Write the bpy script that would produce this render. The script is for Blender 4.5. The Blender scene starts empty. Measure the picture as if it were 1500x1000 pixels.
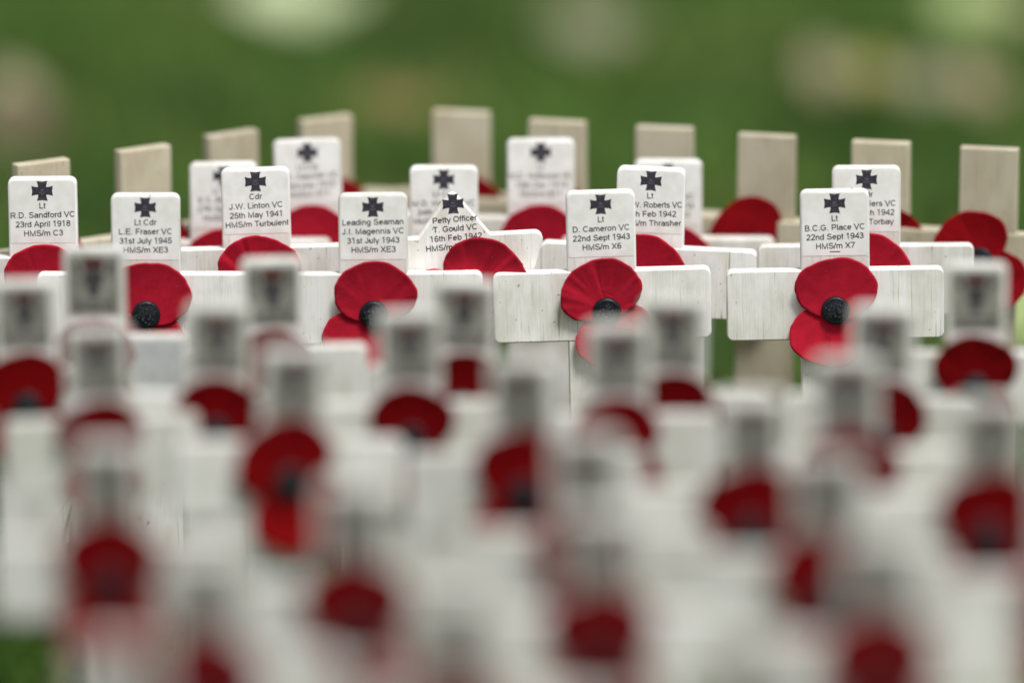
import bpy, bmesh, math, random
import numpy as np
from mathutils import Vector, Matrix
R = math.radians
random.seed(7)
scene = bpy.context.scene
COL = scene.collection

# ------------------------------------------------------------------ camera, sky, sun, exposure
PITCH = R(13.80)
CAM = Vector((0.0, -2.790, 0.759))
FPX = 274.5 / 36.0 * 1500.0
cd = bpy.data.cameras.new('camera')
cam = bpy.data.objects.new('camera', cd)
COL.objects.link(cam)
cam.location = CAM
cam.rotation_euler = (math.pi / 2 - PITCH, 0, 0)
cd.lens = 274.5
cd.sensor_width = 36.0
cd.clip_start = 0.05
cd.clip_end = 500.0
FWD = Vector((0, math.cos(PITCH), -math.sin(PITCH)))
UP = Vector((0, math.sin(PITCH), math.cos(PITCH)))
cd.dof.use_dof = True
cd.dof.aperture_fstop = 2.15
cd.dof.aperture_blades = 0
cd.dof.focus_distance = (Vector((0, 0.008, 0.106)) - CAM).dot(FWD)
scene.camera = cam

SUN_EL, SUN_AZ = R(64), R(150)          # azimuth clockwise from +Y: high, behind the camera
world = bpy.data.worlds.new('World')
scene.world = world
world.use_nodes = True
wn, wl = world.node_tree.nodes, world.node_tree.links
bg = wn['Background']
sky = wn.new('ShaderNodeTexSky')
sky.sky_type = 'NISHITA'
sky.sun_disc = False
sky.sun_elevation = SUN_EL
sky.sun_rotation = SUN_AZ
sky.dust_density = 3.0
hs = wn.new('ShaderNodeHueSaturation')  # a cloud-covered, nearly colourless sky
hs.inputs['Saturation'].default_value = 0.22
wl.new(sky.outputs[0], hs.inputs['Color'])
wl.new(hs.outputs[0], bg.inputs['Color'])
bg.inputs['Strength'].default_value = 0.078
sd = bpy.data.lights.new('sun', 'SUN')
sd.energy = 2.5
sd.angle = R(16)
sd.color = (1.0, 0.985, 0.96)
sun = bpy.data.objects.new('sun', sd)
COL.objects.link(sun)
sdir = Vector((math.sin(SUN_AZ) * math.cos(SUN_EL), math.cos(SUN_AZ) * math.cos(SUN_EL), math.sin(SUN_EL)))
sun.rotation_euler = sdir.to_track_quat('Z', 'Y').to_euler()
sun.location = sdir * 20
vs = scene.view_settings
vs.view_transform = 'Standard'
vs.look = 'None'
vs.gamma = 1.0
vs.use_curve_mapping = False
vs.exposure = 0.66
scene.render.engine = 'CYCLES'
scene.cycles.use_denoising = True


def at(px, py, z):
    """world point at height z seen at photograph pixel (px, py)"""
    d = Vector((1, 0, 0)) * ((px - 750) / FPX) + UP * (-(py - 500) / FPX) + FWD
    return CAM + d * ((z - CAM.z) / d.z)


# ------------------------------------------------------------------ materials
def new_mat(name):
    m = bpy.data.materials.new(name)
    m.use_nodes = True
    nt = m.node_tree
    return m, nt, nt.nodes['Principled BSDF']


def nd(nt, kind, **kw):
    n = nt.nodes.new(kind)
    for k, v in kw.items():
        if k in n.inputs:
            n.inputs[k].default_value = v
        else:
            setattr(n, k, v)
    return n


def ramp(nt, stops):
    r = nt.nodes.new('ShaderNodeValToRGB')
    el = r.color_ramp.elements
    while len(el) > 2:
        el.remove(el[-1])
    for i, (p, c) in enumerate(stops):
        e = el[i] if i < 2 else el.new(p)
        e.position = p
        e.color = (*c, 1)
    return r


def obj_vec(nt, scale, jitter=1.0):
    """object coordinates shifted by a random amount for each object, then scaled"""
    tc = nd(nt, 'ShaderNodeTexCoord')
    oi = nd(nt, 'ShaderNodeObjectInfo')
    mul = nd(nt, 'ShaderNodeMath', operation='MULTIPLY')
    mul.inputs[1].default_value = 3.7 * jitter
    nt.links.new(oi.outputs['Random'], mul.inputs[0])
    add = nd(nt, 'ShaderNodeVectorMath', operation='ADD')
    nt.links.new(tc.outputs['Object'], add.inputs[0])
    nt.links.new(mul.outputs[0], add.inputs[1])
    mp = nd(nt, 'ShaderNodeMapping')
    mp.inputs['Scale'].default_value = scale
    nt.links.new(add.outputs[0], mp.inputs['Vector'])
    return mp.outputs[0]


def wood_mat(name, light, mid, dark, grain_pos, stain, rough, bump):
    m, nt, b = new_mat(name)
    L = nt.links
    v = obj_vec(nt, (1500, 700, 45))
    n1 = nd(nt, 'ShaderNodeTexNoise', Scale=1.0, Detail=5.0, Roughness=0.62)
    L.new(v, n1.inputs['Vector'])
    r1 = ramp(nt, [(grain_pos, dark), (grain_pos + 0.10, mid), (grain_pos + 0.27, light)])
    L.new(n1.outputs['Fac'], r1.inputs['Fac'])
    v2 = obj_vec(nt, (95, 95, 40))
    n2 = nd(nt, 'ShaderNodeTexNoise', Scale=1.0, Detail=4.0, Roughness=0.6)
    L.new(v2, n2.inputs['Vector'])
    r2 = ramp(nt, [(0.36, stain), (0.60, (1, 1, 1))])
    L.new(n2.outputs['Fac'], r2.inputs['Fac'])
    mx = nd(nt, 'ShaderNodeMix', data_type='RGBA', blend_type='MULTIPLY')
    mx.inputs[0].default_value = 1.0
    L.new(r1.outputs[0], mx.inputs[6])
    L.new(r2.outputs[0], mx.inputs[7])
    # small specks of dirt
    v3 = obj_vec(nt, (520, 520, 520))
    n3 = nd(nt, 'ShaderNodeTexNoise', Scale=1.0, Detail=1.0)
    L.new(v3, n3.inputs['Vector'])
    r3 = ramp(nt, [(0.20, (0.35, 0.30, 0.24)), (0.27, (1, 1, 1))])
    L.new(n3.outputs['Fac'], r3.inputs['Fac'])
    mx2 = nd(nt, 'ShaderNodeMix', data_type='RGBA', blend_type='MULTIPLY')
    mx2.inputs[0].default_value = 1.0
    L.new(mx.outputs[2], mx2.inputs[6])
    L.new(r3.outputs[0], mx2.inputs[7])
    # long thin splits in the grain, only here and there
    v4 = obj_vec(nt, (620, 620, 24))
    n4 = nd(nt, 'ShaderNodeTexNoise', Scale=1.0, Detail=3.0, Roughness=0.5, Distortion=0.25)
    L.new(v4, n4.inputs['Vector'])
    r4 = ramp(nt, [(0.27, (0.42, 0.38, 0.30)), (0.315, (1, 1, 1))])
    L.new(n4.outputs['Fac'], r4.inputs['Fac'])
    mx3 = nd(nt, 'ShaderNodeMix', data_type='RGBA', blend_type='MULTIPLY')
    mx3.inputs[0].default_value = 1.0
    L.new(mx2.outputs[2], mx3.inputs[6])
    L.new(r4.outputs[0], mx3.inputs[7])
    mx2 = mx3
    # every board its own tone
    oi = nd(nt, 'ShaderNodeObjectInfo')
    mr = nd(nt, 'ShaderNodeMapRange')
    mr.inputs['To Min'].default_value = 0.86
    mr.inputs['To Max'].default_value = 1.05
    L.new(oi.outputs['Random'], mr.inputs['Value'])
    hv = nd(nt, 'ShaderNodeHueSaturation')
    L.new(mr.outputs[0], hv.inputs['Value'])
    L.new(mx2.outputs[2], hv.inputs['Color'])
    L.new(hv.outputs[0], b.inputs['Base Color'])
    b.inputs['Roughness'].default_value = rough
    b.inputs['Specular IOR Level'].default_value = 0.35
    bp = nd(nt, 'ShaderNodeBump', Strength=bump, Distance=0.0003)
    L.new(n1.outputs['Fac'], bp.inputs['Height'])
    L.new(bp.outputs[0], b.inputs['Normal'])
    return m


M = {}
M['white'] = wood_mat('white_painted_wood', (0.83, 0.825, 0.80), (0.79, 0.782, 0.755), (0.56, 0.53, 0.47), 0.29,
                      (0.80, 0.785, 0.73), 0.6, 0.6)
M['shaded_white'] = wood_mat('shaded_white_wood', (0.71, 0.71, 0.675), (0.66, 0.658, 0.62), (0.48, 0.47, 0.42), 0.31,
                          (0.84, 0.84, 0.79), 0.65, 0.6)  # same white paint, the front rows' dimmer light put into its colour
M['bare'] = wood_mat('bare_pale_wood', (0.51, 0.465, 0.35), (0.475, 0.43, 0.32), (0.31, 0.27, 0.19), 0.27,
                     (0.86, 0.83, 0.78), 0.7, 0.5)


def paper_mat(name, c0, c1):
    m, nt, b = new_mat(name)
    L = nt.links
    v = obj_vec(nt, (240, 240, 240))
    n = nd(nt, 'ShaderNodeTexNoise', Scale=1.0, Detail=4.0)
    L.new(v, n.inputs['Vector'])
    r = ramp(nt, [(0.3, c0), (0.7, c1)])
    L.new(n.outputs['Fac'], r.inputs['Fac'])
    v2 = obj_vec(nt, (900, 900, 900))
    n2 = nd(nt, 'ShaderNodeTexNoise', Scale=1.0, Detail=2.0)
    L.new(v2, n2.inputs['Vector'])
    r2 = ramp(nt, [(0.74, (0, 0, 0)), (0.80, (1, 1, 1))])
    L.new(n2.outputs['Fac'], r2.inputs['Fac'])
    mx = nd(nt, 'ShaderNodeMix', data_type='RGBA')
    L.new(r2.outputs[0], mx.inputs[0])
    L.new(r.outputs[0], mx.inputs[6])
    mx.inputs[7].default_value = (c1[0] * 1.15, c1[0] * 0.22, c1[0] * 0.22, 1)
    oi = nd(nt, 'ShaderNodeObjectInfo')
    mr = nd(nt, 'ShaderNodeMapRange')
    mr.inputs['To Min'].default_value = 0.86
    mr.inputs['To Max'].default_value = 1.12
    L.new(oi.outputs['Random'], mr.inputs['Value'])
    hv = nd(nt, 'ShaderNodeHueSaturation')
    L.new(mr.outputs[0], hv.inputs['Value'])
    L.new(mx.outputs[2], hv.inputs['Color'])
    L.new(hv.outputs[0], b.inputs['Base Color'])
    b.inputs['Roughness'].default_value = 0.85
    b.inputs['Specular IOR Level'].default_value = 0.08
    bp = nd(nt, 'ShaderNodeBump', Strength=0.35, Distance=0.0002)
    L.new(n2.outputs['Fac'], bp.inputs['Height'])
    L.new(bp.outputs[0], b.inputs['Normal'])
    return m


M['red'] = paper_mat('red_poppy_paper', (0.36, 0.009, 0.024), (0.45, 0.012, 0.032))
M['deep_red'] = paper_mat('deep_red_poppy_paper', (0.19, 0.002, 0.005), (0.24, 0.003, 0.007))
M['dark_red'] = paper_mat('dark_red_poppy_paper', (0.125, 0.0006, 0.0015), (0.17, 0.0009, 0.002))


def plain_mat(name, c0, c1, sc, rough, spec=0.3, bump=0.0):
    m, nt, b = new_mat(name)
    L = nt.links
    v = obj_vec(nt, (sc, sc, sc))
    n = nd(nt, 'ShaderNodeTexNoise', Scale=1.0, Detail=3.0)
    L.new(v, n.inputs['Vector'])
    r = ramp(nt, [(0.35, c0), (0.65, c1)])
    L.new(n.outputs['Fac'], r.inputs['Fac'])
    L.new(r.outputs[0], b.inputs['Base Color'])
    b.inputs['Roughness'].default_value = rough
    b.inputs['Specular IOR Level'].default_value = spec
    if bump:
        bp = nd(nt, 'ShaderNodeBump', Strength=bump, Distance=0.0004)
        L.new(n.outputs['Fac'], bp.inputs['Height'])
        L.new(bp.outputs[0], b.inputs['Normal'])
    return m


M['button'] = plain_mat('black_plastic', (0.004, 0.005, 0.008), (0.013, 0.016, 0.021), 1500, 0.38, 0.3, 0.4)
M['emboss'] = plain_mat('worn_plastic_relief', (0.02, 0.025, 0.03), (0.16, 0.17, 0.18), 2500, 0.5, 0.4)
M['ink'] = plain_mat('black_print', (0.010, 0.010, 0.012), (0.075, 0.073, 0.072), 2600, 0.6)
M['emblem'] = plain_mat('dark_violet_print', (0.018, 0.015, 0.024), (0.055, 0.047, 0.065), 2200, 0.6)
M['emblem_line'] = plain_mat('grey_violet_print', (0.10, 0.09, 0.11), (0.16, 0.15, 0.17), 2200, 0.6)
M['label'] = plain_mat('white_printed_label', (0.72, 0.71, 0.675), (0.81, 0.805, 0.785), 190, 0.5, 0.35, 0.15)
M['sticker'] = plain_mat('grey_printed_label', (0.17, 0.168, 0.142), (0.24, 0.237, 0.20), 160, 0.55)
M['crest_red'] = plain_mat('dark_red_print', (0.045, 0.010, 0.010), (0.07, 0.014, 0.014), 900, 0.6)
M['crest_dark'] = plain_mat('dark_grey_print', (0.025, 0.026, 0.028), (0.06, 0.06, 0.06), 900, 0.6)
M['tape'] = plain_mat('blue_grey_label', (0.42, 0.44, 0.43), (0.50, 0.52, 0.51), 200, 0.6)


# ------------------------------------------------------------------ object helpers
def tag(o, label=None, cat=None, group=None, kind=None):
    if label: o['label'] = label
    if cat: o['category'] = cat
    if group: o['group'] = group
    if kind: o['kind'] = kind
    return o


def link(name, me, parent=None):
    o = bpy.data.objects.new(name, me)
    COL.objects.link(o)
    if parent: o.parent = parent
    return o


def mesh_from(name, verts, faces, mat, smooth=False):
    me = bpy.data.meshes.new(name)
    me.from_pydata([tuple(v) for v in verts], [], faces)
    me.materials.append(mat)
    if smooth:
        for p in me.polygons: p.use_smooth = True
    me.update()
    return me


def copy_tree(o, parent=None):
    c = o.copy()
    COL.objects.link(c)
    c.parent = parent
    for ch in o.children:
        copy_tree(ch, c)
    return c


MM = 0.001
GZ = -15 * MM           # height of the soil


def rounded(pts, rads, seg=5):
    """outline (x, z) with its corners rounded"""
    out = []
    n = len(pts)
    for i in range(n):
        p = Vector(pts[i]); a = Vector(pts[i - 1]); b = Vector(pts[(i + 1) % n])
        r = rads[i]
        if r <= 0:
            out.append(p); continue
        u = (a - p).normalized(); w = (b - p).normalized()
        ang = u.angle(w)
        d = r / math.tan(ang / 2)
        c = p + (u + w).normalized() * (r / math.sin(ang / 2))
        s = p + u * d; e = p + w * d
        a0 = math.atan2(s.y - c.y, s.x - c.x); a1 = math.atan2(e.y - c.y, e.x - c.x)
        da = (a1 - a0 + math.pi) % (2 * math.pi) - math.pi
        for k in range(seg + 1):
            t = a0 + da * k / seg
            out.append(Vector((c.x + r * math.cos(t), c.y + r * math.sin(t))))
    return out


def board(name, outline, thick, mat, bev=0.6 * MM, y0=0.0):
    """a wooden piece: outline in x, z (metres), centred on y0, edges softened"""
    bm = bmesh.new()
    vs_ = [bm.verts.new((p[0], y0 - thick / 2, p[1])) for p in outline]
    f = bm.faces.new(vs_)
    r = bmesh.ops.extrude_face_region(bm, geom=[f])
    bmesh.ops.translate(bm, verts=[v for v in r['geom'] if isinstance(v, bmesh.types.BMVert)], vec=(0, thick, 0))
    bmesh.ops.recalc_face_normals(bm, faces=bm.faces)
    rim = [e for e in bm.edges if abs(e.verts[0].co.y - e.verts[1].co.y) < 1e-9]
    bmesh.ops.bevel(bm, geom=rim, offset=bev, segments=2, profile=0.5, affect='EDGES', clamp_overlap=True)
    me = bpy.data.meshes.new(name)
    bm.to_mesh(me); bm.free()
    me.materials.append(mat)
    for p in me.polygons: p.use_smooth = abs(p.normal.y) < 0.98
    return me


TOP, BAR_T, BAR_B, MID = 130 * MM, 100.4 * MM, 74.0 * MM, 87.0 * MM
TH = 5.2 * MM
FACE = -TH / 2


def upright_outline(w, rt):
    h = w / 2
    return rounded([(-h, TOP), (-h, GZ + 2 * MM), (0, GZ - 26 * MM), (h, GZ + 2 * MM), (h, TOP)], [rt, 0, 0, 0, rt])


def bar_outline(w, z0, z1, r):
    h = w / 2
    return rounded([(-h, z1), (-h, z0), (h, z0), (h, z1)], [r] * 4)


# ------------------------------------------------------------------ lettering: a plain sans drawn as strokes
def arc(cx, cy, rx, ry, a0, a1, n=14):
    return [(cx + rx * math.cos(R(a0 + (a1 - a0) * k / n)), cy + ry * math.sin(R(a0 + (a1 - a0) * k / n))) for k in range(n + 1)]


C, X, S = 673, 476, 43      # centre lines of cap top, x-height top, baseline
G = {
    'A': (667, [[(40, 0), (333, 700), (627, 0)], [(145, 240), (522, 240)]]),
    'B': (667, [[(120, 0), (120, 716)], [(120, C), (360, C)] + arc(380, 525, 150, 148, 88, -88) + [(120, 377)],
                [(380, 377)] + arc(405, 210, 172, 167, 88, -88) + [(120, S)]]),
    'C': (722, [arc(375, 358, 285, 315, 42, 318, 26)]),
    'D': (722, [[(122, 0), (122, 716)], [(122, C), (330, C)] + arc(340, 358, 285, 315, 88, -88, 20) + [(122, S)]]),
    'E': (667, [[(122, 0), (122, 716)], [(122, C), (610, C)], [(122, 372), (580, 372)], [(122, S), (620, S)]]),
    'F': (611, [[(122, 0), (122, 716)], [(122, C), (560, C)], [(122, 345), (510, 345)]]),
    'G': (778, [arc(390, 358, 300, 315, 40, 330, 26) + [(665, 330), (410, 330)]]),
    'H': (722, [[(122, 0), (122, 716)], [(600, 0), (600, 716)], [(122, 372), (600, 372)]]),
    'I': (278, [[(139, 0), (139, 716)]]),
    'J': (500, [[(375, 716), (375, 200)] + arc(220, 200, 155, 157, 0, -180, 14)]),
    'L': (556, [[(118, 716), (118, S), (520, S)]]),
    'M': (833, [[(120, 0), (120, 690), (416, 30), (713, 690), (713, 0)]]),
    'N': (722, [[(120, 0), (120, 680), (602, 36), (602, 716)]]),
    'O': (778, [arc(389, 358, 300, 315, 0, 360, 30)]),
    'P': (667, [[(122, 0), (122, 716)], [(122, C), (390, C)] + arc(400, 495, 190, 178, 88, -88) + [(122, 317)]]),
    'R': (722, [[(122, 0), (122, 716)], [(122, C), (420, C)] + arc(430, 510, 190, 163, 88, -88) + [(122, 347)],
                [(380, 347), (640, 0)]]),
    'S': (667, [arc(340, 520, 225, 153, 25, 180, 14) + arc(330, 520, 215, 150, 190, 262, 6) + arc(340, 205, 245, 165, 88, -90, 14)
                + arc(335, 205, 270, 162, 268, 190, 8)]),
    'T': (611, [[(20, C), (591, C)], [(305, 0), (305, 716)]]),
    'U': (722, [[(122, 716), (122, 270)] + arc(361, 270, 239, 227, 180, 360, 18) + [(600, 716)]]),
    'V': (667, [[(40, 716), (333, 20), (627, 716)]]),
    'W': (944, [[(45, 716), (250, 20), (472, 690), (694, 20), (899, 716)]]),
    'X': (667, [[(50, 0), (617, 716)], [(50, 716), (617, 0)]]),
    'a': (556, [arc(275, 360, 190, 116, 160, 0, 12) + [(465, 120), (500, 0)],
                [(465, 300)] + arc(240, 165, 170, 120, 85, 275, 14) + arc(270, 220, 195, 175, 278, 350, 6)]),
    'b': (556, [[(108, 0), (108, 716)], arc(295, 260, 190, 217, 0, 360, 22)]),
    'c': (500, [arc(265, 260, 195, 217, 40, 320, 20)]),
    'd': (556, [[(448, 0), (448, 716)], arc(262, 260, 190, 217, 0, 360, 22)]),
    'e': (556, [[(85, 275), (468, 275)] + arc(278, 260, 195, 217, 5, 318, 22)]),
    'f': (278, [[(265, 668), (215, 673)] + arc(205, 585, 85, 88, 95, 180, 6) + [(120, 0)], [(20, 480), (250, 480)]]),
    'g': (556, [arc(258, 265, 188, 212, 0, 360, 22), [(448, 519), (448, 10)] + arc(262, 0, 186, 165, 0, -150, 12)]),
    'h': (556, [[(108, 0), (108, 716)], arc(278, 310, 170, 167, 175, 0, 12) + [(448, 0)]]),
    'i': (222, [[(111, 0), (111, 519)], [(111, 616), (111, 716)]]),
    'k': (500, [[(108, 0), (108, 716)], [(108, 200), (440, 519)], [(225, 310), (470, 0)]]),
    'l': (222, [[(111, 0), (111, 716)]]),
    'm': (833, [[(108, 0), (108, 519)], arc(262, 325, 154, 152, 175, 0, 12) + [(416, 0)], arc(570, 325, 154, 152, 175, 0, 12) + [(724, 0)]]),
    'n': (556, [[(108, 0), (108, 519)], arc(278, 310, 170, 167, 175, 0, 12) + [(448, 0)]]),
    'o': (556, [arc(278, 260, 200, 217, 0, 360, 24)]),
    'p': (556, [[(108, -200), (108, 519)], arc(295, 260, 190, 217, 0, 360, 22)]),
    'r': (333, [[(108, 0), (108, 519)], arc(275, 310, 167, 170, 175, 75, 8)]),
    's': (500, [arc(252, 375, 160, 102, 25, 180, 10) + arc(250, 375, 155, 100, 195, 262, 5) + arc(255, 148, 178, 112, 85, -90, 12)
                + arc(250, 148, 195, 108, 268, 195, 6)]),
    't': (278, [[(125, 680), (125, 130)] + arc(205, 125, 80, 85, 180, 285, 7), [(20, 480), (260, 480)]]),
    'u': (556, [[(108, 519), (108, 200)] + arc(278, 205, 170, 165, 180, 355, 12), [(448, 0), (448, 519)]]),
    'w': (722, [[(30, 519), (190, 20), (361, 500), (532, 20), (692, 519)]]),
    'x': (500, [[(30, 0), (470, 519)], [(30, 519), (470, 0)]]),
    'y': (500, [[(30, 519), (250, 30)], [(470, 519), (240, -50)] + arc(150, -80, 90, 85, 10, -95, 8)]),
    '0': (556, [arc(278, 358, 195, 315, 0, 360, 26)]),
    '1': (556, [[(120, 560), (300, 690), (300, 0)]]),
    '2': (556, [arc(278, 510, 190, 163, 165, -30, 16) + [(90, 60), (90, S), (505, S)]]),
    '3': (556, [arc(262, 530, 175, 143, 160, -85, 14) + [(200, 387)], [(250, 387)] + arc(262, 215, 200, 172, 85, -165, 16)]),
    '4': (556, [[(400, 0), (400, 680), (60, 220), (530, 220)]]),
    '5': (556, [[(480, C), (155, C), (110, 350)] + arc(270, 235, 200, 192, 140, -165, 18)]),
    '6': (556, [arc(285, 225, 195, 182, 0, 360, 22), arc(330, 340, 245, 333, 55, 195, 14)]),
    '7': (556, [[(50, C), (500, C), (300, 300), (220, 0)]]),
    '8': (556, [arc(278, 530, 165, 143, 0, 360, 20), arc(278, 212, 195, 172, 0, 360, 22)]),
    '9': (556, [arc(272, 490, 195, 182, 0, 360, 22), arc(225, 375, 245, 333, 15, -125, 14)]),
    '.': (278, [[(139, 0), (139, 100)]]),
    '/': (278, [[(15, -10), (262, 726)]]),
    ' ': (278, []),
}


def ribbon(pts, w, V, F, tf):
    pts = [Vector(p) for p in pts]
    q = [pts[0]]
    for p in pts[1:]:
        if (p - q[-1]).length > 4: q.append(p)
    closed = (q[0] - q[-1]).length < 8 and len(q) > 6
    if closed: q = q[:-1]
    n = len(q)
    base = len(V)
    for i in range(n):
        a = q[i - 1] if (i > 0 or closed) else None
        b = q[(i + 1) % n] if (i < n - 1 or closed) else None
        d0 = (q[i] - a).normalized() if a is not None else None
        d1 = (b - q[i]).normalized() if b is not None else None
        if d0 is None: d0 = d1
        if d1 is None: d1 = d0
        t = d0 + d1
        t = t.normalized() if t.length > 1e-3 else d0
        nrm = Vector((-t.y, t.x))
        k = 1.0 / max(0.42, nrm.dot(Vector((-d1.y, d1.x))))
        V.append(tf(q[i] + nrm * w * k)); V.append(tf(q[i] - nrm * w * k))
    for i in range(n if closed else n - 1):
        j = (i + 1) % n
        F.append((base + 2 * i, base + 2 * i + 1, base + 2 * j + 1, base + 2 * j))


def text_width(s):
    return sum(G[c][0] for c in s)


def write(s, x, z, size, V, F, y, rot=0.0, sx=1.0, weight=40, org=(0, 0)):
    """centre the line s at x with its baseline at z; size is the em in metres"""
    pen = -text_width(s) / 2
    cr, sr = math.cos(rot), math.sin(rot)
    for c in s:
        adv, strokes = G[c]
        for st in strokes:
            def tf(p, pen=pen):
                lx = x + (p.x + pen) * size / 1000 * sx - org[0]
                lz = z + p.y * size / 1000 - org[1]
                return (org[0] + lx * cr - lz * sr, y, org[1] + lx * sr + lz * cr)
            ribbon(st, weight, V, F, tf)
        pen += adv


def inscription(lines, y, x0=0.0, z0=TOP, rot=0.0, dash=False):
    V, F = [], []
    offs = [10.15, 13.6, 17.05, 20.5]
    org = (x0, z0 - 14 * MM)
    for s, o in zip(lines, offs):
        size = 3.0 * MM
        width = text_width(s) / 1000 * size
        sx = min(1.0, 24.0 * MM / width)
        write(s, x0, z0 - o * MM - 1.08 * MM, size, V, F, y, rot, sx, 58, org)
    if dash:
        z = z0 - 22.6 * MM
        b = len(V)
        V += [(x0 - 1.9 * MM, y, z), (x0 + 1.9 * MM, y, z), (x0 + 1.9 * MM, y, z - 0.35 * MM), (x0 - 1.9 * MM, y, z - 0.35 * MM)]
        F.append((b, b + 1, b + 2, b + 3))
    return mesh_from('lettering', V, F, M['ink'])


def emblem_mesh(y, z):
    """a broad-armed military cross, printed"""
    h, w, n = 3.95 * MM, 2.0 * MM, 1.5 * MM
    pts = []
    for k in range(4):
        a = -k * math.pi / 2
        arm = [(-n, n)]
        for t in (0.35, 0.7, 1.0):        # flared sides
            arm.append((-n - (w - n) * t ** 1.9, n + (h - n) * t))
        arm.append((0, h - 0.28 * MM))
        for t in (1.0, 0.7, 0.35):
            arm.append((n + (w - n) * t ** 1.9, n + (h - n) * t))
        for px, pz in arm:
            pts.append((px * math.cos(a) - pz * math.sin(a), px * math.sin(a) + pz * math.cos(a)))
    V = [(0, y, z)] + [(p[0], y, z + p[1] * 0.95) for p in pts]
    nn = len(pts)
    return mesh_from('emblem', V, [(0, i + 1, (i + 1) % nn + 1) for i in range(nn)], M['emblem'])


def emblem_detail_mesh(y, z):
    V, F = [], []
    tf = lambda p: (p.x * MM / 1000, y, z + p.y * MM / 1000)
    ribbon(arc(0, 0, 1150, 1050, 205, 335, 12), 110, V, F, tf)
    ribbon([(-700, 150), (-250, 600), (0, 250), (250, 600), (700, 150)], 100, V, F, tf)
    ribbon([(-500, -250), (0, 60), (500, -250)], 90, V, F, tf)
    ribbon([(-1200, 3000), (1200, 3000)], 60, V, F, tf)
    ribbon([(-1200, -3000), (1200, -3000)], 60, V, F, tf)
    return mesh_from('emblem_detail', V, F, M['emblem_line'])


# ------------------------------------------------------------------ poppy
def petal_mesh(name, mat, cx, cz, ax, az, y_base, seed, curl, fan):
    rnd = random.Random(seed)
    nr, na = 14, 84
    ph = [rnd.uniform(0, 6.28) for _ in range(8)]
    V, F = [], []
    T = 0.32 * MM

    def depth(x, z):
        r = math.hypot(x, z) / (20 * MM)
        a = math.atan2(x, z)
        cr = 0.0
        for k, amp in ((9, 0.30), (17, 0.22), (29, 0.16), (43, 0.13)):
            cr += amp * math.sin(k * a + ph[k % 8])
        wave = 0.55 * math.sin(2.2 * a + ph[1]) + 0.35 * math.sin(4.1 * a + ph[2])
        return y_base - curl * MM * r ** 2.2 - fan * MM * cr * min(1, r * 1.3) - 0.8 * MM * wave * r * r

    for side in (0, 1):
        for j in range(nr + 1):
            t = j / nr
            for i in range(na):
                a = 2 * math.pi * i / na
                edge = 1 + 0.020 * math.sin(3 * a + ph[5]) + 0.014 * math.sin(5 * a + ph[3]) + 0.008 * math.sin(11 * a + ph[4]) + 0.004 * math.sin(23 * a + ph[0])
                x = cx + ax * t * edge * math.cos(a)
                z = cz + az * t * edge * math.sin(a)
                V.append((x, depth(x, z) + (T if side else 0), z))
    off = (nr + 1) * na
    for j in range(nr):
        for i in range(na):
            i2 = (i + 1) % na
            q = (j * na + i, j * na + i2, (j + 1) * na + i2, (j + 1) * na + i)
            F.append(q)
            F.append(tuple(off + k for k in reversed(q)))
    for i in range(na):
        i2 = (i + 1) % na
        F.append((nr * na + i, nr * na + i2, off + nr * na + i2, off + nr * na + i))
    me = mesh_from(name, V, F, mat, True)
    bm = bmesh.new(); bm.from_mesh(me)
    bmesh.ops.remove_doubles(bm, verts=bm.verts, dist=1e-7)
    bmesh.ops.recalc_face_normals(bm, faces=bm.faces)
    bm.to_mesh(me); bm.free()
    return me


def button_mesh():
    V, F = [], []
    prof = [(5.0, 0.6), (5.15, -0.2), (5.1, -0.9), (4.8, -1.35), (4.2, -1.55), (3.9, -1.5), (3.0, -1.85), (1.6, -2.15), (0.6, -2.22)]
    n = 40
    for r, y in prof:
        for i in range(n):
            a = 2 * math.pi * i / n
            V.append((r * MM * math.cos(a), y * MM, r * MM * math.sin(a)))
    for j in range(len(prof) - 1):
        for i in range(n):
            i2 = (i + 1) % n
            F.append((j * n + i, (j + 1) * n + i, (j + 1) * n + i2, j * n + i2))
    b = (len(prof) - 1) * n
    F.append(tuple(b + i for i in reversed(range(n))))
    F.append(tuple(range(n)))
    me = mesh_from('button', V, F, M['button'], True)
    bm = bmesh.new(); bm.from_mesh(me)
    bmesh.ops.recalc_face_normals(bm, faces=bm.faces)
    bm.to_mesh(me); bm.free()
    return me


def relief_mesh():
    """worn raised strokes round the face of the button"""
    rnd = random.Random(3)
    V, F = [], []
    for k in range(46):
        r = rnd.uniform(0.8, 3.7); a = rnd.uniform(0, 6.28)
        ln, tilt = rnd.uniform(0.3, 0.75), rnd.choice((0, 0.5, 1.57, 1.1)) + a
        cx, cz = r * math.cos(a), r * math.sin(a)
        y = -2.28 + 0.03 * r * r + 0.02
        dx, dz = math.cos(tilt) * ln / 2, math.sin(tilt) * ln / 2
        nx, nz = -math.sin(tilt) * 0.065, math.cos(tilt) * 0.065
        b = len(V)
        for sx, sn in ((-1, -1), (1, -1), (1, 1), (-1, 1)):
            V.append(((cx + sx * dx + sn * nx) * MM, y * MM, (cz + sx * dz + sn * nz) * MM))
        for sx, sn in ((-1, -1), (1, -1), (1, 1), (-1, 1)):
            V.append(((cx + sx * dx + sn * nx) * MM, (y + 0.3) * MM, (cz + sx * dz + sn * nz) * MM))
        F += [(b, b + 1, b + 2, b + 3), (b, b + 4, b + 5, b + 1), (b + 1, b + 5, b + 6, b + 2), (b + 2, b + 6, b + 7, b + 3), (b + 3, b + 7, b + 4, b)]
    return mesh_from('relief', V, F, M['emboss'])


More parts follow.
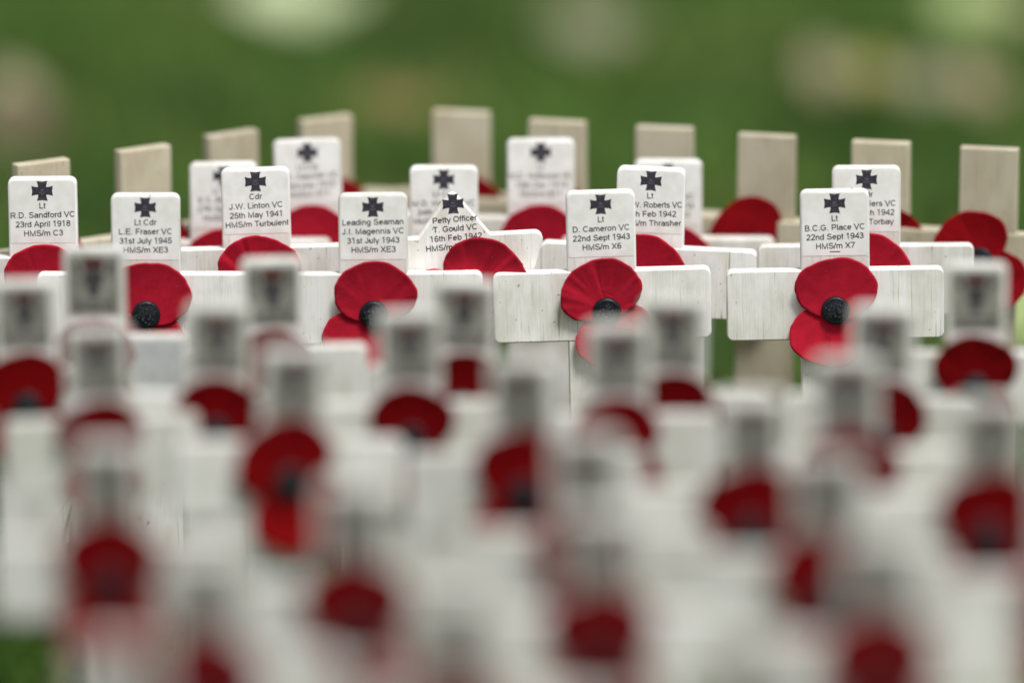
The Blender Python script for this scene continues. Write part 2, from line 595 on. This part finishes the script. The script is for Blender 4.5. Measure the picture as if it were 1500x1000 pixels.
BUT, REL = button_mesh(), relief_mesh()
PET = {}
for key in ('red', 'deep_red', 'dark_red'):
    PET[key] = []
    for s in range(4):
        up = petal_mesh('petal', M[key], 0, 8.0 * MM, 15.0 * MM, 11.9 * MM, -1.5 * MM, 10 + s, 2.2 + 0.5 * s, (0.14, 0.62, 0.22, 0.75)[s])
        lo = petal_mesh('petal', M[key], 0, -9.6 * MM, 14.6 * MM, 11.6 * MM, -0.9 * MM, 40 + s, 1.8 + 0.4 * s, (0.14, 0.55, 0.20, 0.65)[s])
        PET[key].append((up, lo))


def add_poppy(root, z, rot, key, variant, lower_dx=0.0, lower_rot=0.0, tilt=0.0, scale=1.0, x=0.0):
    p = link('poppy', None, root)
    p.empty_display_size = 0.01
    p.location = (x, FACE - 0.5 * MM, z)
    p.rotation_euler = (R(tilt), R(-rot), 0)
    p.scale = (scale, scale, scale)
    up, lo = PET[key][variant % 4]
    link('petal', up, p)
    l = link('petal', lo, p)
    l.location = (lower_dx * MM, 0, 0)
    l.rotation_euler = (0, R(-lower_rot), 0)
    b = link('button', BUT, p)
    b.location = (0, -1.9 * MM, 0)
    b.rotation_euler = (R(random.uniform(-6, 6)), R(random.uniform(0, 360)), R(random.uniform(-6, 6)))
    r = link('button_relief', REL, p)
    r.location = (0, -1.95 * MM, 0)
    r.rotation_euler = b.rotation_euler
    return p


# ------------------------------------------------------------------ the crosses
UPR = board('upright', upright_outline(25.4 * MM, 2.6 * MM), TH, M['white'])
BAR = board('crossbar', bar_outline(80 * MM, BAR_B, BAR_T, 2.4 * MM), TH + 0.5 * MM, M['white'])
LAB = board('name_label', rounded([(-12.0 * MM, TOP - 0.8 * MM), (-12.0 * MM, TOP - 24.3 * MM), (12.0 * MM, TOP - 24.3 * MM), (12.0 * MM, TOP - 0.8 * MM)],
                                  [2.2 * MM, 0.3 * MM, 0.3 * MM, 2.2 * MM]), 0.10 * MM, M['label'], 0.02 * MM, FACE - 0.05 * MM)
EMB = emblem_mesh(FACE - 0.13 * MM, TOP - 4.6 * MM)
EMD = emblem_detail_mesh(FACE - 0.16 * MM, TOP - 4.6 * MM)
WUPR = board('upright', upright_outline(22.0 * MM, 2.6 * MM), TH, M['shaded_white'])
WBAR = board('crossbar', bar_outline(66 * MM, BAR_B - 2.0 * MM, BAR_T - 2.2 * MM, 2.4 * MM), TH + 0.5 * MM, M['shaded_white'])
WLONG = board('crossbar', bar_outline(79 * MM, BAR_B - 2.0 * MM, BAR_T - 2.0 * MM, 2.4 * MM), TH + 0.5 * MM, M['shaded_white'])
BUPR = board('upright', upright_outline(21.8 * MM, 0.5 * MM), TH, M['bare'])
BBAR = board('crossbar', bar_outline(78 * MM, BAR_B + 1 * MM, BAR_T - 2.5 * MM, 0.5 * MM), TH + 0.5 * MM, M['bare'])


def stand(o, P, roll, yaw, top):
    """lean and turn a cross so that the middle of its top edge stays at P"""
    o.rotation_euler = (0, R(-roll), R(yaw))
    o.location = P - o.rotation_euler.to_matrix() @ Vector((0, 0, top))


def cross_root(px, py, z_top, roll, yaw, name, top=TOP):
    o = link(name, None)
    o.empty_display_size = 0.02
    P = at(px, py, z_top * MM)
    stand(o, P, roll, yaw, top)
    return o


NAMED_GROUP = 'white crosses with lettered heads'
# px, py of the head's top, height of the top (mm), roll, yaw, lines, dash, text tilt, (poppy rot, lower dx, lower rot, variant), label
NAMED = [
    (213, 283.5, 130, 0.0, 0, ['Lt Cdr', 'L.E. Fraser VC', '31st July 1945', 'HMS/m XE3'], 0, 0.4, (-12, 0, 10, 0),
     'white wooden cross lettered Lt Cdr, 31st July 1945, HMS/m XE3, with red poppy'),
    (546, 283, 130, 0.3, 1, ['Leading Seaman', 'J.I. Magennis VC', '31st July 1943', 'HMS/m XE3'], 0, 0.8, (-3, -3.0, -4, 2),
     'white wooden cross lettered Leading Seaman, 31st July 1943, HMS/m XE3, with red poppy'),
    (879, 279, 130, 1.2, 2, ['Lt', 'D. Cameron VC', '22nd Sept 1943', 'HMS/m X6'], 0, 1.2, (16, -0.8, 6, 1),
     'white wooden cross lettered 22nd Sept 1943 HMS/m X6 with creased red poppy'),
    (1222, 277.5, 130, 1.0, 0, ['Lt', 'B.C.G. Place VC', '22nd Sept 1943', 'HMS/m X7'], 1, 1.4, (-2, -1.2, -4, 0),
     'white wooden cross lettered 22nd Sept 1943 HMS/m X7 with short dash and red poppy'),
    (62, 259.5, 131, 0.4, 0, ['Lt', 'R.D. Sandford VC', '23rd April 1918', 'HMS/m C3'], 0, 1.2, (-3, 0, 0, 2),
     'white wooden cross lettered 23rd April 1918 HMS/m C3 at the left edge'),
    (373.5, 246, 133.5, 1.0, 3, ['Cdr', 'J.W. Linton VC', '25th May 1941', 'HMS/m Turbulent'], 0, 1.5, (-2, 0, 0, 3),
     'white wooden cross lettered Cdr, 25th May 1941, HMS/m Turbulent, with pleated red poppy'),
    (955, 245, 133.5, -1.6, -5, ['Lt', 'P.S.W. Roberts VC', '16th Feb 1942', 'HMS/m Thrasher'], 0, 2.6, (-4, 0, 0, 2),
     'white wooden cross lettered Lt, 16th Feb 1942, HMS/m Thrasher, leaning right with red poppy'),
    (1269, 243, 133.5, 0.3, 0, ['Cdr', 'A.C.C. Miers VC', '5th March 1942', 'HMS/m Torbay'], 0, 0.6, (-4, 0, 0, 2),
     'white wooden cross lettered Cdr, 5th March 1942, HMS/m Torbay, with red poppy'),
    (327, 238, 126, 0.2, 2, ['Lt Cdr', 'E.C. Boyle VC', '27th April 1915', 'HMS/m E14'], 0, 1.5, (0, 0, 0, 2),
     'white lettered cross mostly hidden behind the Turbulent cross, its poppy peeking out left'),
    (449, 204, 132.5, 1.3, 5, ['Lt Cdr', 'M.E. Nasmith VC', '23rd May 1915', 'HMS/m E11'], 0, 1.5, (-4, 0, 0, 2),
     'white lettered cross behind and right of the Turbulent cross, big smooth red poppy'),
    (650, 243, 128, 0.2, 0, ['Lt Cdr', 'M.D. Wanklyn VC', '24th May 1941', 'HMS/m Upholder'], 0, 0.5, (0, 0, 0, 2),
     'white square headed cross directly behind the star shaped marker'),
    (792, 203.5, 132.5, 0.3, 0, ['Lt', 'N.D. Holbrook VC', '13th Dec 1914', 'HMS/m B11'], 0, 0.5, (-3, 0, 0, 2),
     'white lettered cross standing tall behind the gap between star and X6 cross'),
    (979, 234, 126, 0.1, -2, ['Lt', 'G.S. White VC', '28th Jan 1918', 'HMS/m E14'], 0, 0.5, (-6, 0, 0, 2),
     'white cross almost hidden behind the Thrasher cross, only its right edge showing'),
]
for i, (px, py, zt, roll, yaw, lines, dash, tt, pp, lab) in enumerate(NAMED):
    root = cross_root(px, py, zt, roll, yaw, 'remembrance_cross')
    tag(root, lab, 'cross', NAMED_GROUP)
    link('upright', UPR, root)
    link('crossbar', BAR, root)
    link('name_label', LAB, root)
    e = link('emblem', EMB, root)
    link('emblem_detail', EMD, e)
    link('lettering', inscription(lines, FACE - 0.14 * MM, rot=R(tt), dash=dash), root)
    add_poppy(root, MID - 1.3 * MM, pp[0], 'red', pp[3], pp[1], pp[2], 0, 1.02, x={879: 1.5, 955: -2.2, 979: 1.2, 792: -0.5}.get(px, 0) * MM)

# the six-pointed star marker
STAR_TOP = 128 * MM
star_c = STAR_TOP - 35 * MM
half = [(0, 0), (13.3, -17.5), (33.5, -17.5), (28, -35), (33.5, -52.5), (13.3, -52.5)]
full = half + [(0, -70)] + [(-x, z) for x, z in half[:0:-1]]
pts = [(x * MM, STAR_TOP + z * MM) for x, z in full]
rads = [(2.2, 1.2, 2.8, 1.0, 2.8, 1.2)[i % 6] * MM for i in range(12)]
rads[7:] = [1.2 * MM, 2.8 * MM, 1.0 * MM, 2.8 * MM, 1.2 * MM]
STAR = board('star', rounded(pts, rads), TH, M['white'])
root = cross_root(662, 276, 130, 2.5, 4, 'star_marker', STAR_TOP)
tag(root, 'white six pointed star marker lettered Petty Officer, with red poppy', 'star')
link('star', STAR, root)
link('stake', board('stake', [(-9 * MM, star_c - 12 * MM), (-9 * MM, GZ + 2 * MM), (0, GZ - 25 * MM), (9 * MM, GZ + 2 * MM), (9 * MM, star_c - 12 * MM)],
                    4 * MM, M['white'], y0=4.7 * MM), root)
e = link('emblem', emblem_mesh(FACE - 0.05 * MM, STAR_TOP - 5.2 * MM), root)
link('emblem_detail', emblem_detail_mesh(FACE - 0.08 * MM, STAR_TOP - 5.2 * MM), e)
link('lettering', inscription(['Petty Officer', 'T. Gould VC', '16th Feb 1942', 'HMS/m Thrasher'], FACE - 0.06 * MM, 0.4 * MM,
                              STAR_TOP - 0.8 * MM, R(1.5)), root)
add_poppy(root, star_c - 4.2 * MM, -38, 'red', 3, -2.0, -16, 0, 1.14, x=5.0 * MM)

# the bare crosses along the far side
BARE_GROUP = 'bare wooden crosses along the far edge'
BARE = [
    (60, 236, 30, 0, 'bare wooden cross peeking over the 23rd April 1918 cross'),
    (209, 216, 33, -5, 'bare wooden cross standing alone behind the Lt Cdr XE3 cross'),
    (338, 194, 34, 0, 'bare wooden cross directly behind the Turbulent cross pair, turned right'),
    (476, 172, 32, -10, 'bare wooden cross behind the big smooth poppy, half covered on its left'),
    (676, 163, -12, -30, 'bare wooden cross tallest in the picture, behind the star marker'),
    (817, 176.5, -14, -8, 'bare wooden cross half covered by the tall white cross beside the star'),
    (974, 185.5, -12, 0, 'bare wooden cross rising above the Thrasher cross'),
    (1124, 197, -12, 34, 'bare wooden cross with its round dark red poppy in full view'),
    (1291, 207, -12, -38, 'bare stained wooden cross rising behind the Torbay cross'),
    (1450, 216, -10, 30, 'bare wooden cross with a deep red poppy at the right edge'),
]
for i, (px, py, yaw, prot, lab) in enumerate(BARE):
    root = cross_root(px, py, 134 if px > 700 else 132, random.uniform(-0.4, 0.4), yaw, 'wooden_cross')
    tag(root, lab, 'cross', BARE_GROUP)
    link('upright', BUPR, root)
    link('crossbar', BBAR, root)
    add_poppy(root, MID + 0.5 * MM, prot, 'deep_red', i + 1, 0, 0, -6, 0.97, x=(-2.0 * MM if prot > 20 else 0))

# the near crosses, each with a printed grey crest label on its head
CREST_GROUP = 'white crosses with grey crest labels'


def crest_parts(root):
    y = FACE - 0.12 * MM
    st = link('crest_label', board('crest_label', bar_outline(17.8 * MM, TOP - 23.8 * MM, TOP - 2.2 * MM, 0.4 * MM), 0.2 * MM, M['sticker'],
                                   0.02 * MM, FACE - 0.08 * MM), root)
    y = FACE - 0.22 * MM
    V, F = [], []
    tf = lambda p: (p.x * MM, y, TOP + p.y * MM)
    V += [tf(Vector(p)) for p in [(-3.4, -7.5), (3.4, -7.5), (3.9, -4.6), (2.4, -3.4), (0.9, -3.8), (0, -3.0), (-0.9, -3.8), (-2.4, -3.4), (-3.9, -4.6)]]
    F.append(tuple(range(9)))
    link('crown', mesh_from('crown', V, F, M['crest_red']), st)
    V, F = [], []
    V += [tf(Vector(p)) for p in [(-2.4, -7.9), (2.4, -7.9), (3.7, -9.8), (3.0, -12.8), (1.8, -13.8), (2.0, -16.4), (0, -17.8), (-2.0, -16.4),
                                  (-1.8, -13.8), (-3.0, -12.8), (-3.7, -9.8)]]
    F.append(tuple(range(11)))
    for s in (-1, 1):                       # side sprays of the crest
        ps = [(s * 5.2, -5.4), (s * 7.0, -5.0), (s * 6.6, -8.6), (s * 4.4, -9.0)]
        b = len(V); V += [tf(Vector(p)) for p in ps]; F.append((b, b + 1, b + 2, b + 3))
    link('crest', mesh_from('crest', V, F, M['crest_dark']), st)
    V, F = [], []
    for row, zz in enumerate((-19.0, -21.2)):
        x = -6.6
        rnd = random.Random(row)
        while x < 6.2:
            w = rnd.uniform(0.7, 1.3)
            b = len(V)
            V += [tf(Vector(p)) for p in [(x, zz), (x + w, zz), (x + w, zz - 1.25), (x, zz - 1.25)]]
            F.append((b, b + 1, b + 2, b + 3))
            x += w + rnd.choice((0.35, 0.35, 0.35, 1.0))
    link('text_line', mesh_from('text_line', V, F, M['crest_dark']), st)


CREST = [
    # px, py, yaw, roll, poppy rot, tilt, key, label
    (35, 410, 0, 0.5, 4, 0, 'dark_red', 'blurred white cross with crest label cut by the left edge, below the C3 cross'),
    (137, 362, -3, 0.3, 0, 0, 'dark_red', 'least blurred crest labelled cross at left, a blue grey label on its arm'),
    (398, 378, 2, 0.4, 3, 0, 'dark_red', 'blurred white crest labelled cross overlapping the Turbulent cross poppy from below'),
    (320, 445, 0, -0.6, -4, 0, 'dark_red', 'blurred white crest labelled cross below the gap between the Lt Cdr and Leading Seaman crosses'),
    (141, 478, 2, 1.0, 3, 0, 'dark_red', 'blurred white crest labelled cross directly before the blue grey armed one'),
    (430, 510, 14, -1.5, 20, 0, 'dark_red', 'blurred white crest labelled cross whose poppy tilts left with a bright red side'),
    (682, 410, -2, -1.0, -14, 0, 'dark_red', 'blurred white crest labelled cross before the star, its poppy half covered'),
    (600, 456, 0, 0.3, -3, 0, 'dark_red', 'blurred white crest labelled cross whose dark poppy sits below the Leading Seaman cross'),
    (764, 527, -3, 0.8, -6, 0, 'dark_red', 'blurred white crest labelled cross below left end of the X6 crossbar, round dark poppy'),
    (905, 473, 0, 0.2, 6, 0, 'dark_red', 'blurred white crest labelled cross directly before the X6 poppy'),
    (988, 438, -4, -0.4, -16, 0, 'dark_red', 'blurred white crest labelled cross before the right arm of the X6 cross'),
    (858, 636, -2, 0.6, 4, 0, 'dark_red', 'faint blurred crest labelled cross before the X6 stake, poppy nearly hidden'),
    (1102, 578, 3, -0.3, 5, 0, 'dark_red', 'blurred white crest labelled cross left of the X7 stake, dark poppy with pointed left lobe'),
    (1295, 448, -3, -0.5, -10, 0, 'dark_red', 'blurred white crest labelled cross before the right arm of the X7 cross'),
    (1241, 524, 0, 0.4, 0, 0, 'dark_red', 'blurred white crest labelled cross directly below the X7 poppy'),
    (1430, 385, -2, 0.2, 2, 0, 'dark_red', 'clearest crest labelled cross at right, before the right edge bare cross'),
    (1452, 586, 2, -0.4, -4, 0, 'dark_red', 'large blurred crest labelled cross near the right edge, big dark poppy'),
    (1212, 668, -3, 0.5, 6, 0, 'dark_red', 'blurred crest labelled cross second from the front below the X7 cross'),
    (158, 650, -4, 0.6, -2, 0, 'dark_red', 'large blurred crest labelled cross in front at left, beside the open grass corner'),
    (520, 708, -3, 0.5, 2, 0, 'dark_red', 'large blurred crest labelled cross below the Leading Seaman cross, very dark poppy'),
    (880, 748, -4, 0.4, 3, 0, 'dark_red', 'large blurred crest labelled cross near the bottom below the X6 cross'),
    (1287, 785, -4, 0.7, 2, 0, 'dark_red', 'large blurred crest labelled cross near the bottom right, below the X7 cross'),
    (300, 810, -4, 0.5, 0, 0, 'dark_red', 'blurred crest labelled cross near the bottom left, its poppy cut by the bottom edge'),
    (668, 868, -3, 0.6, 0, 0, 'dark_red', 'blurred crest labelled cross near the middle of the bottom edge'),
    (1098, 936, -3, 0.5, 0, 0, 'dark_red', 'nearest crest labelled cross at the bottom edge, only its head in view'),
    (1572, 700, 2, 0.0, 0, 0, 'dark_red', 'blurred white cross beyond the right edge, only its left arm in view'),
    (176, 945, -4, 0.5, 0, 0, 'dark_red', 'nearest crest labelled cross at bottom left, its head before the very dark poppy'),
    (503, 985, -4, 0.5, 0, 0, 'dark_red', 'nearest crest labelled cross left of centre at the bottom edge'),
    (880, 1035, -4, 0.5, 0, 0, 'dark_red', 'crest labelled cross at the bottom edge below the X6 cross, barely in view'),
]
proto = None
for i, (px, py, yaw, roll, prot, tilt, key, lab) in enumerate(CREST):
    if proto is None:
        root = proto = cross_root(px, py, 130, roll * 2, yaw, 'crest_cross')
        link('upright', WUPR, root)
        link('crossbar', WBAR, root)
        crest_parts(root)
    else:
        root = proto.copy()
        COL.objects.link(root)
        P = at(px, py, 130 * MM)
        stand(root, P, roll * 2, yaw, TOP)
        for ch in proto.children:
            if ch.name.split('.')[0] in ('upright', 'crossbar', 'crest_label'):
                c = ch.copy()
                COL.objects.link(c)
                c.parent = root
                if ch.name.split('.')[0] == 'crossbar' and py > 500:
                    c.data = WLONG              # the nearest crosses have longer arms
                for sub in ch.children:
                    copy_tree(sub, c)
    tag(root, lab, 'cross', CREST_GROUP)
for i, (px, py, yaw, roll, prot, tilt, key, lab) in enumerate(CREST):
    root = [o for o in COL.objects if o.get('label') == lab][0]
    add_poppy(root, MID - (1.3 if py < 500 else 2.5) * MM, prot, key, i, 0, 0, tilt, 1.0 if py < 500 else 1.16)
    if 'on its arm' in lab:
        link('arm_label', board('arm_label', bar_outline(17 * MM, BAR_B + 3 * MM, BAR_T - 2.5 * MM, 0.5 * MM), 0.2 * MM, M['tape'],
                                0.02 * MM, FACE - 0.32 * MM), root).location = (23 * MM, 0, -1 * MM)

# ------------------------------------------------------------------ ground, grass, leaves
m, nt, b = new_mat('lawn_soil')
tc = nd(nt, 'ShaderNodeTexCoord')
n = nd(nt, 'ShaderNodeTexNoise', Scale=5.0, Detail=8.0)
nt.links.new(tc.outputs['Object'], n.inputs['Vector'])
r = ramp(nt, [(0.35, (0.04, 0.06, 0.018)), (0.6, (0.06, 0.105, 0.022)), (0.8, (0.09, 0.10, 0.04))])
nt.links.new(n.outputs['Fac'], r.inputs['Fac'])
nt.links.new(r.outputs[0], b.inputs['Base Color'])
b.inputs['Roughness'].default_value = 0.95
bp = nd(nt, 'ShaderNodeBump', Strength=0.8, Distance=0.02)
nt.links.new(n.outputs['Fac'], bp.inputs['Height'])
nt.links.new(bp.outputs[0], b.inputs['Normal'])
g = link('ground', mesh_from('ground', [(-60, -60, GZ), (60, -60, GZ), (60, 60, GZ), (-60, 60, GZ)], [(0, 1, 2, 3)], m))
tag(g, kind='structure')

m, nt, b = new_mat('grass_blade')
geo = nd(nt, 'ShaderNodeNewGeometry')
r = ramp(nt, [(0.0, (0.064, 0.146, 0.022)), (0.5, (0.094, 0.210, 0.033)), (0.88, (0.135, 0.245, 0.048)), (0.97, (0.26, 0.22, 0.09))])
nt.links.new(geo.outputs['Random Per Island'], r.inputs['Fac'])
tc = nd(nt, 'ShaderNodeTexCoord')
n = nd(nt, 'ShaderNodeTexNoise', Scale=9.0, Detail=6.0, Roughness=0.65)
nt.links.new(tc.outputs['Object'], n.inputs['Vector'])
r2 = ramp(nt, [(0.36, (0.40, 0.46, 0.46)), (0.50, (1.0, 1.0, 1.0)), (0.63, (1.9, 1.5, 1.7))])
nt.links.new(n.outputs['Fac'], r2.inputs['Fac'])
mx = nd(nt, 'ShaderNodeMix', data_type='RGBA', blend_type='MULTIPLY')
mx.inputs[0].default_value = 1.0
nt.links.new(r.outputs[0], mx.inputs[6])
nt.links.new(r2.outputs[0], mx.inputs[7])
n3 = nd(nt, 'ShaderNodeTexNoise', Scale=3.3, Detail=5.0, Roughness=0.6)     # thin, brownish patches of lawn
nt.links.new(tc.outputs['Object'], n3.inputs['Vector'])
r3 = ramp(nt, [(0.50, (0, 0, 0)), (0.72, (0.45, 0.45, 0.45))])
nt.links.new(n3.outputs['Fac'], r3.inputs['Fac'])
mx2 = nd(nt, 'ShaderNodeMix', data_type='RGBA')
nt.links.new(r3.outputs[0], mx2.inputs[0])
nt.links.new(mx.outputs[2], mx2.inputs[6])
mx2.inputs[7].default_value = (0.19, 0.16, 0.06, 1)
mx = mx2
nt.links.new(mx.outputs[2], b.inputs['Base Color'])
tr = nd(nt, 'ShaderNodeBsdfTranslucent')
nt.links.new(mx.outputs[2], tr.inputs['Color'])
ms = nd(nt, 'ShaderNodeMixShader')
ms.inputs[0].default_value = 0.4
nt.links.new(b.outputs[0], ms.inputs[1])
nt.links.new(tr.outputs[0], ms.inputs[2])
nt.links.new(ms.outputs[0], nt.nodes['Material Output'].inputs['Surface'])
b.inputs['Roughness'].default_value = 0.55
b.inputs['Specular IOR Level'].default_value = 0.3
GRASS = m

rng = np.random.default_rng(5)


def grass(nb, x0, x1, y0, y1, h0, h1, w):
    px = rng.uniform(x0, x1, nb); py = rng.uniform(y0, y1, nb)
    h = rng.uniform(h0, h1, nb); a = rng.uniform(0, 2 * np.pi, nb)
    field = (py > -0.75) & (py < 0.085) & (px > -0.16 - 0.03 * py) & (px < 0.4)
    h = np.where(field, h * 0.1, h)       # trodden short between the crosses
    lean = rng.uniform(0.1, 0.9, nb) * h; la = rng.uniform(0, 2 * np.pi, nb)
    ww = w * rng.uniform(0.7, 1.3, nb)
    dx, dy = np.cos(a) * ww, np.sin(a) * ww
    lx, ly = np.cos(la) * lean, np.sin(la) * lean
    v = np.zeros((nb, 5, 3))
    v[:, 0] = np.stack([px - dx, py - dy, np.full(nb, -0.002)], 1)
    v[:, 1] = np.stack([px + dx, py + dy, np.full(nb, -0.002)], 1)
    v[:, 2] = np.stack([px + dx * .8 + lx * .35, py + dy * .8 + ly * .35, h * .6], 1)
    v[:, 3] = np.stack([px - dx * .8 + lx * .35, py - dy * .8 + ly * .35, h * .6], 1)
    v[:, 4] = np.stack([px + lx, py + ly, h], 1)
    base = (np.arange(nb) * 5)[:, None]
    q = base + np.array([[0, 1, 2, 3]]); t = base + np.array([[3, 2, 4]])
    v[:, :, 2] += GZ
    return v.reshape(-1, 3), q, t


vs_all, loops, starts, totals, vo = [], [], [], [], 0
lo = 0
CORNER = at(30, 960, GZ)     # longer, unmown tufts beside the left end of the front rows
for args in ((5000, CORNER.x - 0.10, CORNER.x + 0.022, CORNER.y - 0.10, CORNER.y + 0.06, 0.018, 0.042, 0.0014), (70000, -0.55, 0.55, -0.95, 1.7, 0.012, 0.030, 0.0012),
             (45000, -2.0, 2.0, -1.6, 4.5, 0.015, 0.034, 0.0022)):
    v, q, t = grass(*args)
    vs_all.append(v)
    loops.append((q + vo).ravel()); starts.append(lo + np.arange(len(q)) * 4); lo += q.size
    loops.append((t + vo).ravel()); starts.append(lo + np.arange(len(t)) * 3); lo += t.size
    vo += len(v)
v = np.concatenate(vs_all); li = np.concatenate(loops); ls = np.concatenate(starts)
me = bpy.data.meshes.new('grass')
me.vertices.add(len(v)); me.vertices.foreach_set('co', v.ravel())
me.loops.add(len(li)); me.loops.foreach_set('vertex_index', li.astype(np.int32))
me.polygons.add(len(ls)); me.polygons.foreach_set('loop_start', ls.astype(np.int32))
me.update(calc_edges=True); me.validate()
me.materials.append(GRASS)
tag(link('grass', me), 'short green lawn grass under and behind the crosses', 'grass', kind='stuff')


def leaf_mat(name, c0, c1):
    return plain_mat(name, c0, c1, 130, 0.6, 0.3, 0.2)


def leaf(px, py, length, width, rotz, tiltx, mat, lab, lift=0.022, cup=0.15):
    V, F = [], []
    nl, nw = 12, 6
    for side in (0, 1):
        for i in range(nl + 1):
            t = i / nl
            w = width / 2 * (math.sin(math.pi * t ** 0.8) ** 0.8 + 0.02)
            w *= 1 + 0.08 * math.sin(9 * t * math.pi)
            for j in range(nw + 1):
                s = j / nw * 2 - 1
                x = (t - 0.5) * length
                z = cup * length * ((t - 0.5) ** 2 * 1.2 + 0.5 * (s * w / length) ** 2) + 0.04 * length * math.sin(7 * t) * abs(s)
                V.append((x, s * w, z - (0.0004 if side else 0)))
    k = (nl + 1) * (nw + 1)
    for i in range(nl):
        for j in range(nw):
            a = i * (nw + 1) + j
            qd = (a, a + nw + 1, a + nw + 2, a + 1)
            F.append(qd); F.append(tuple(k + e for e in reversed(qd)))
    for i in range(nl):
        for j in (0, nw):
            a = i * (nw + 1) + j; c = a + nw + 1
            F.append((a, c, k + c, k + a) if j else (c, a, k + a, k + c))
    o = link('fallen_leaf', mesh_from('fallen_leaf', V, F, mat, True))
    o.location = at(px, py, GZ + lift)
    o.rotation_euler = (R(tiltx), 0, R(rotz))
    tag(o, lab, 'leaf', 'fallen leaves on the lawn')
    stalk = []
    sv, sf = [], []
    for i in range(5):
        t = i / 4
        for a in range(5):
            an = a * 2 * math.pi / 5
            sv.append((-length / 2 - t * length * 0.3, 0.0007 * math.cos(an), cup * length * 0.3 + 0.0007 * math.sin(an) + t * 0.004))
    for i in range(4):
        for a in range(5):
            sf.append((i * 5 + a, i * 5 + (a + 1) % 5, (i + 1) * 5 + (a + 1) % 5, (i + 1) * 5 + a))
    link('leaf_stalk', mesh_from('leaf_stalk', sv, sf, mat, True), o)
    return o


pale = leaf_mat('pale_leaf', (0.36, 0.42, 0.22), (0.52, 0.56, 0.36))
palegreen = leaf_mat('pale_green_leaf', (0.22, 0.30, 0.10), (0.34, 0.40, 0.18))
tan = leaf_mat('tan_leaf', (0.17, 0.155, 0.08), (0.25, 0.225, 0.125))
pink = leaf_mat('pinkish_tan_leaf', (0.24, 0.18, 0.11), (0.33, 0.25, 0.155))
yellow = leaf_mat('yellow_leaf', (0.18, 0.17, 0.04), (0.25, 0.23, 0.06))
grey = leaf_mat('grey_leaf', (0.16, 0.155, 0.10), (0.22, 0.21, 0.14))
brown = leaf_mat('brown_leaf', (0.055, 0.040, 0.022), (0.10, 0.070, 0.040))
orange = leaf_mat('orange_brown_leaf', (0.13, 0.095, 0.03), (0.18, 0.13, 0.045))
leaf(440, -10, .066, .050, 4, 20, pale, 'large pale yellow green leaf at the top left of centre')
leaf(1432, 8, .040, .045, -12, 35, palegreen, 'pale green leaf in the top right corner')
leaf(1500, 12, .030, .028, 20, 30, tan, 'tan leaf at the right end of the top edge')
leaf(1215, 105, .026, .030, 15, 40, tan, 'tan leaf left of the leaf cluster at upper right')
leaf(1290, 108, .030, .024, -8, 30, yellow, 'olive yellow leaf between the tan and grey leaves')
leaf(1362, 122, .028, .026, 5, 30, grey, 'grey leaf between the yellow and pinkish leaves')
leaf(1435, 130, .024, .028, 30, 40, pink, 'pinkish tan leaf at the right of the leaf cluster')
leaf(22, 145, .028, .034, 10, 50, tan, 'tan curled leaf above the dark leaf at the left edge')
leaf(28, 196, .042, .040, -15, 50, brown, 'dark brown leaf at the left edge, below a tan leaf')
leaf(590, 148, .044, .026, 4, 15, orange, 'orange brown leaf lying flat behind the star marker')
leaf(870, 40, .044, .036, -6, 20, grey, 'grey olive leaf at the top, right of the centre')
leaf(1505, 470, .024, .040, 0, 60, palegreen, 'pale green leaf under the bare cross at the right edge')
